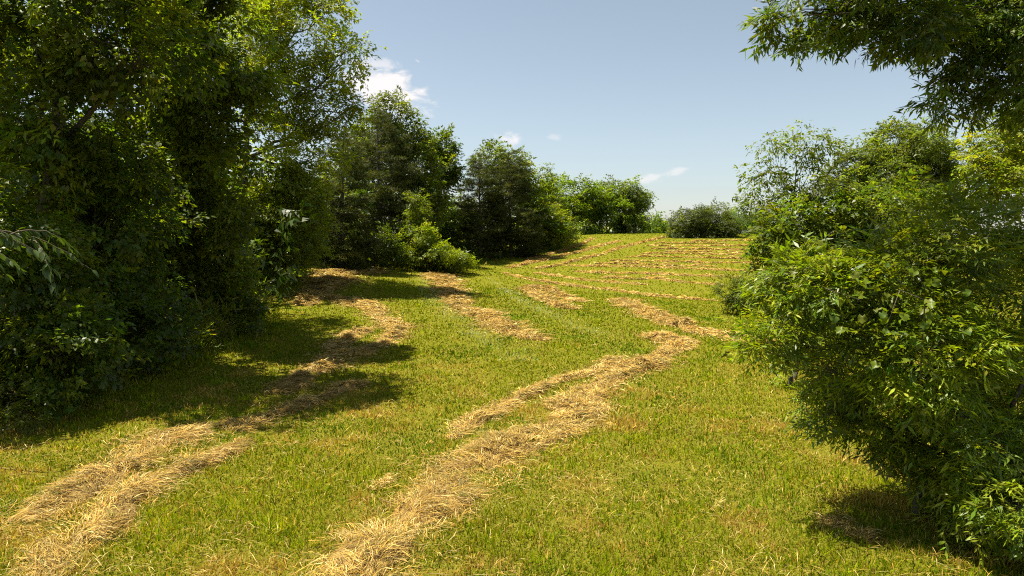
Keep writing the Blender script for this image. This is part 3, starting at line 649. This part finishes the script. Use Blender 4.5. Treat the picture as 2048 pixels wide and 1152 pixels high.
place_leaves(bush, LAN, bp[bsel] + r7.normal(0, .06, (len(bsel), 3)), bd[bsel] + r7.normal(0, .6, (len(bsel), 3)), r7)
oak, op, od, osz = plant("willow_oak", "tree at the upper right whose narrow-leaved branches hang over the field", "tree", at(2330, 9.2), lobes_px(8.6, [(1615, 25, 64, 50), (1700, 35, 62, 46), (1770, 45, 52, 40), (1548, 35, 30, 24), (1585, 85, 26, 22), (1840, 50, 66, 50), (1950, 80, 100), (2035, 165, 70), (1850, 160, 40, 30), (1900, 205, 44, 36), (2000, 20, 120), (1700, -110, 120), (1900, -140, 150), (2100, 60, 140), (2200, -100, 200)], rl, jit=.3), 2900, "lance", .36, [(a * .55, b * .6, c) for a, b, c in WILLOW], 97, mat=M_GLOSSY, trunk_r=.2, trunk_top=P(2280, -420, 9.2), cull=.36, cscale=.4, leaf=1.2, ntw=4, droop=.3, limb_r=.2, bow=.3)
sel = nearest_outer(op, 200, r7); osel = np.repeat(sel, 3)[:220]
place_leaves(oak, LAN, op[osel] + r7.normal(0, .06, (len(osel), 3)), od[osel] + r7.normal(0, .6, (len(osel), 3)), r7)
# grape vine climbing over the bush: broad leaves, each a part
def vine_leaf(tone):
    a = np.linspace(0, 2 * math.pi, 13)[:-1]; rad = 0.042 * (1 + .13 * np.cos(5 * a) + .10 * np.cos(a)); rad[6] *= .45
    v = [(0, 0, 0)] + [(r_ * math.cos(q) + .05, r_ * math.sin(q), 0.25 * abs(r_ * math.sin(q)) - .01 * math.cos(3 * q)) for q, r_ in zip(a, rad)]
    v[0] = (.05, 0, 0)
    f = [(0, 1 + i, 1 + (i + 1) % 12) for i in range(12)]
    return mesh_of("vine_leaf", np.array(v), np.array(f), np.tile(np.array(tone), (12, 1)), M_LEAF, True)
VL = [vine_leaf(c) for c in (LITE[0], MIDG[2], (0.10, 0.16, 0.02))]
def vine(name, label, path, d, n, seed):
    r = np.random.default_rng(seed)
    pts = np.array([P(x, y, d + dz) for x, y, dz in path])
    root = bpy.data.objects.new(name, None); COL.objects.link(root); b = np.array([*at(1930, 8.7), tz(*at(1930, 8.7))]); root.location = b
    plabel(root, label, "vine", "grape vines on the near bush")
    T = Tubes(); T.add(np.concatenate([[b], pts]) - b, np.linspace(.012, .004, len(pts) + 1), 5); link("stem", T.mesh("stem", M_TWIG), root)
    i = r.random(n) * (len(pts) - 1); q = np.stack([np.interp(i, np.arange(len(pts)), pts[:, k]) for k in range(3)], 1) + r.normal(0, .24, (n, 3)) * [1, .6, 1]
    place_leaves(root, VL, q, np.stack([r.normal(0, .8, n), r.normal(-.4, .5, n), r.normal(-.6, .4, n)], 1), r, .7)
vine("grape_vine", "grape vine with broad light leaves across the middle of the near bush", [(1830, 900, 0), (1840, 760, -.9), (1850, 600, -1.0), (1800, 580, -1.0), (1760, 690, -.9)], 8.4, 90, 5)
vine("grape_vine", "grape vine with broad light leaves at the upper left of the near bush", [(1640, 700, .2), (1600, 600, 0), (1560, 540, 0), (1660, 580, -.7), (1720, 600, -.9)], 8.6, 80, 6)
# drooping branch of a young cherry at the left edge, its leaves parts
CH = [lance_mesh("cherry_leaf", .16, .062, .3, b, c, M_GLOSSY) for b, c in ((.2, (0.05, 0.085, 0.02)), (.35, (0.06, 0.10, 0.02)), (.1, (0.075, 0.12, 0.02)))]
def drooper():
    r = np.random.default_rng(8); d = 10.5
    x, y = at(-160, d); b = np.array([x, y, tz(x, y)])
    root = bpy.data.objects.new("sapling", None); COL.objects.link(root); root.location = b
    plabel(root, "young tree at the left edge with a drooping branch of large leaves", "sapling")
    T = Tubes(); tp = P(-130, 440, d); tk = curve_pts(b - [0, 0, .1], tp, (.1, 0, 0), 8, .02, r); T.add(tk - b, np.linspace(.05, .018, 8), 6)
    link("trunk", T.mesh("trunk", M_BARK), root)
    B = Tubes(); lp, ld = [], []
    for a, e in (((-120, 455), (70, 500)), ((-60, 462), (115, 545)), ((-30, 462), (185, 540)), ((-110, 470), (20, 560)), ((20, 470), (150, 500)), ((-100, 500), (40, 535)), ((60, 480), (110, 570))):
        p = curve_pts(P(*a, d + r.normal(0, .2)), P(*e, d + r.normal(0, .35)), (0, 0, .35), 10, .01, r); B.add(p - b, np.linspace(.012, .003, 10), 4)
        for k in range(26):
            t = r.random(); q = np.array([np.interp(t, np.linspace(0, 1, 10), p[:, i]) for i in range(3)])
            lp.append(q); ld.append(norm((p[-1] - p[0]) * .6) + np.array([r.normal(0, .4), r.normal(0, .5), -.75]))
    link("branches", B.mesh("branches", M_TWIG), root)
    place_leaves(root, CH, np.array(lp), np.array(ld), r, .5)
drooper()

# weeds at the foot of the left wood
WG = "weeds at the foot of the left wood"
for k, (px, py, hpx, wpx, tone, lab) in enumerate((
        (55, 860, 90, 55, MIDG, "leafy weed clump at the far left below the thicket"), (180, 800, 110, 60, MIDG, "bluish-green weed clump in the shade, second from the left"),
        (215, 755, 120, 30, MIDG, "tall thin weed stalk in shade before the dark thicket"), (355, 700, 60, 28, LITE, "upright leafy weed beside the bulging thicket"),
        (290, 740, 40, 40, MIDG, "low flat-leaved weed between the two shaded thickets"), (500, 660, 50, 26, LITE, "weed at the sunlit right tip of the bulging thicket"))):
    h = hit(px, py); d = h[1]
    plant("weed_plant", lab, "weed", h, lobes_px(d, [(px, py - hpx * .45, wpx * .6, hpx * .45), (px + wpx * .3, py - hpx * .25, wpx * .5, hpx * .25), (px - wpx * .3, py - hpx * .2, wpx * .5, hpx * .22)], rl), 70, "cherry", .3, tone, 120 + k, WG, trunk_r=.012, cull=.1, ntw=4, leaf=1.1)
def undergrowth():
    """Knee-high weeds and seeding grass along the wood's edge: one mass."""
    r = np.random.default_rng(14)
    lines = [([(540, 525), (640, 528), (720, 532), (800, 536), (880, 545), (955, 550)], 2.6, .85), ([(960, 525), (1040, 512), (1110, 496), (1150, 478)], 3.0, .5), ([(-80, 880), (120, 820), (260, 770), (380, 720), (480, 680), (530, 640)], 1.5, .5)]
    P_, H_ = [], []
    for pl, wd, hh in lines:
        p = np.array([hit(*q) for q in pl]); q = r.random(1000) * (len(p) - 1)
        c = np.stack([np.interp(q, np.arange(len(p)), p[:, k]) for k in (0, 1)], 1)
        off = r.random(1000); c += np.stack([-off * wd * .8, off * wd * .8], 1) + r.normal(0, .15, c.shape)
        P_.append(c); H_.append(hh * (.4 + .9 * off) * (.5 + r.random(1000)) * (.4 + 1.2 * noise2(c[:, 0], c[:, 1], 1.2, 2)))
    c, h = np.concatenate(P_), np.concatenate(H_); z = terrain(c[:, 0], c[:, 1]); n = len(c)
    tone = np.array(LITE + MIDG + [(0.26, 0.22, 0.07), (0.2, 0.19, 0.04)]); cols = tone[r.integers(0, len(tone), n)]
    dr = np.stack([r.normal(0, .45, n), r.normal(0, .45, n), np.ones(n)], 1)
    v, f, cc = spray_leaves("lance", np.column_stack([c, z]), dr, h * 1.5, cols, r, .9, tri=True)
    link("undergrowth", mesh_of("undergrowth", v, f, cc, M_LEAF), kind="stuff", label="weedy undergrowth and seeding grass along the left wood's edge", cat="undergrowth")
undergrowth()
def stray_straw():
    """Single dry stalks scattered over the mown grass."""
    r = np.random.default_rng(23); n = 26000
    d = 6 * (34 / 6) ** r.random(n); x = (r.random(n) * 2 - 1) * (.85 * d + 2)
    ok = (x > edge_x(d) - 1) & (r.random(n) < np.clip((noise2(x, d, .9, 3, 17.) - .38) * 4, .08, 1)); x, d = x[ok], d[ok]; n = len(x)
    a = r.random(n) * 6.283; ln = .10 + .16 * r.random(n); w = np.maximum(.003, d * .00035)
    dr = np.stack([np.cos(a), np.sin(a), r.normal(.12, .2, n)], 1); sd = np.stack([-np.sin(a), np.cos(a), 0 * a], 1)
    p = np.column_stack([x, d, terrain(x, d) + .03 + .04 * r.random(n)]); m = p + dr * ln[:, None] * .5 + [0, 0, .012]
    v = np.stack([p, m + sd * w[:, None], p + dr * ln[:, None], m - sd * w[:, None]], 1).reshape(-1, 3)
    c = STRAW[r.integers(0, 8, n)] * (.55 + .5 * r.random((n, 1)))
    link("scattered_straw", mesh_of("scattered_straw", v, np.arange(n * 4).reshape(-1, 4), c, M_STRAW), kind="stuff", label="loose dry stalks scattered over the near mown grass", cat="straw")
stray_straw()
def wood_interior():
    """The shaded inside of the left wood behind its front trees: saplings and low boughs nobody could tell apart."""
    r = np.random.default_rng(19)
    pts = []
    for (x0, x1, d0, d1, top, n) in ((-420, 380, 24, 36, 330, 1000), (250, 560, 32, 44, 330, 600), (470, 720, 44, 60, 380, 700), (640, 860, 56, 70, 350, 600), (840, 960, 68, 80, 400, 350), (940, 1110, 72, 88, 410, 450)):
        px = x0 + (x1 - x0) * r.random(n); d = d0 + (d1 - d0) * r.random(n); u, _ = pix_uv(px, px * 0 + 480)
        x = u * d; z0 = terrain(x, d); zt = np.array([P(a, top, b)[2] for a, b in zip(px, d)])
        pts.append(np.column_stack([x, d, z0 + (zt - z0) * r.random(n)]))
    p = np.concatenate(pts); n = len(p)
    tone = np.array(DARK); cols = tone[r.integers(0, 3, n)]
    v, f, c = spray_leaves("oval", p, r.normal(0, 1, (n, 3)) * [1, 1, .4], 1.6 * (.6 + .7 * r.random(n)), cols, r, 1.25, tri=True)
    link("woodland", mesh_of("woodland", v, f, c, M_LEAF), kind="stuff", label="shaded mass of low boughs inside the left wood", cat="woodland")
wood_interior()
tris = sum(sum(len(p.vertices) - 2 for p in m.polygons) if len(m.polygons) < 1000 else (len(m.loops) - 2 * len(m.polygons)) for m in bpy.data.meshes)
print("TRIANGLES", tris)
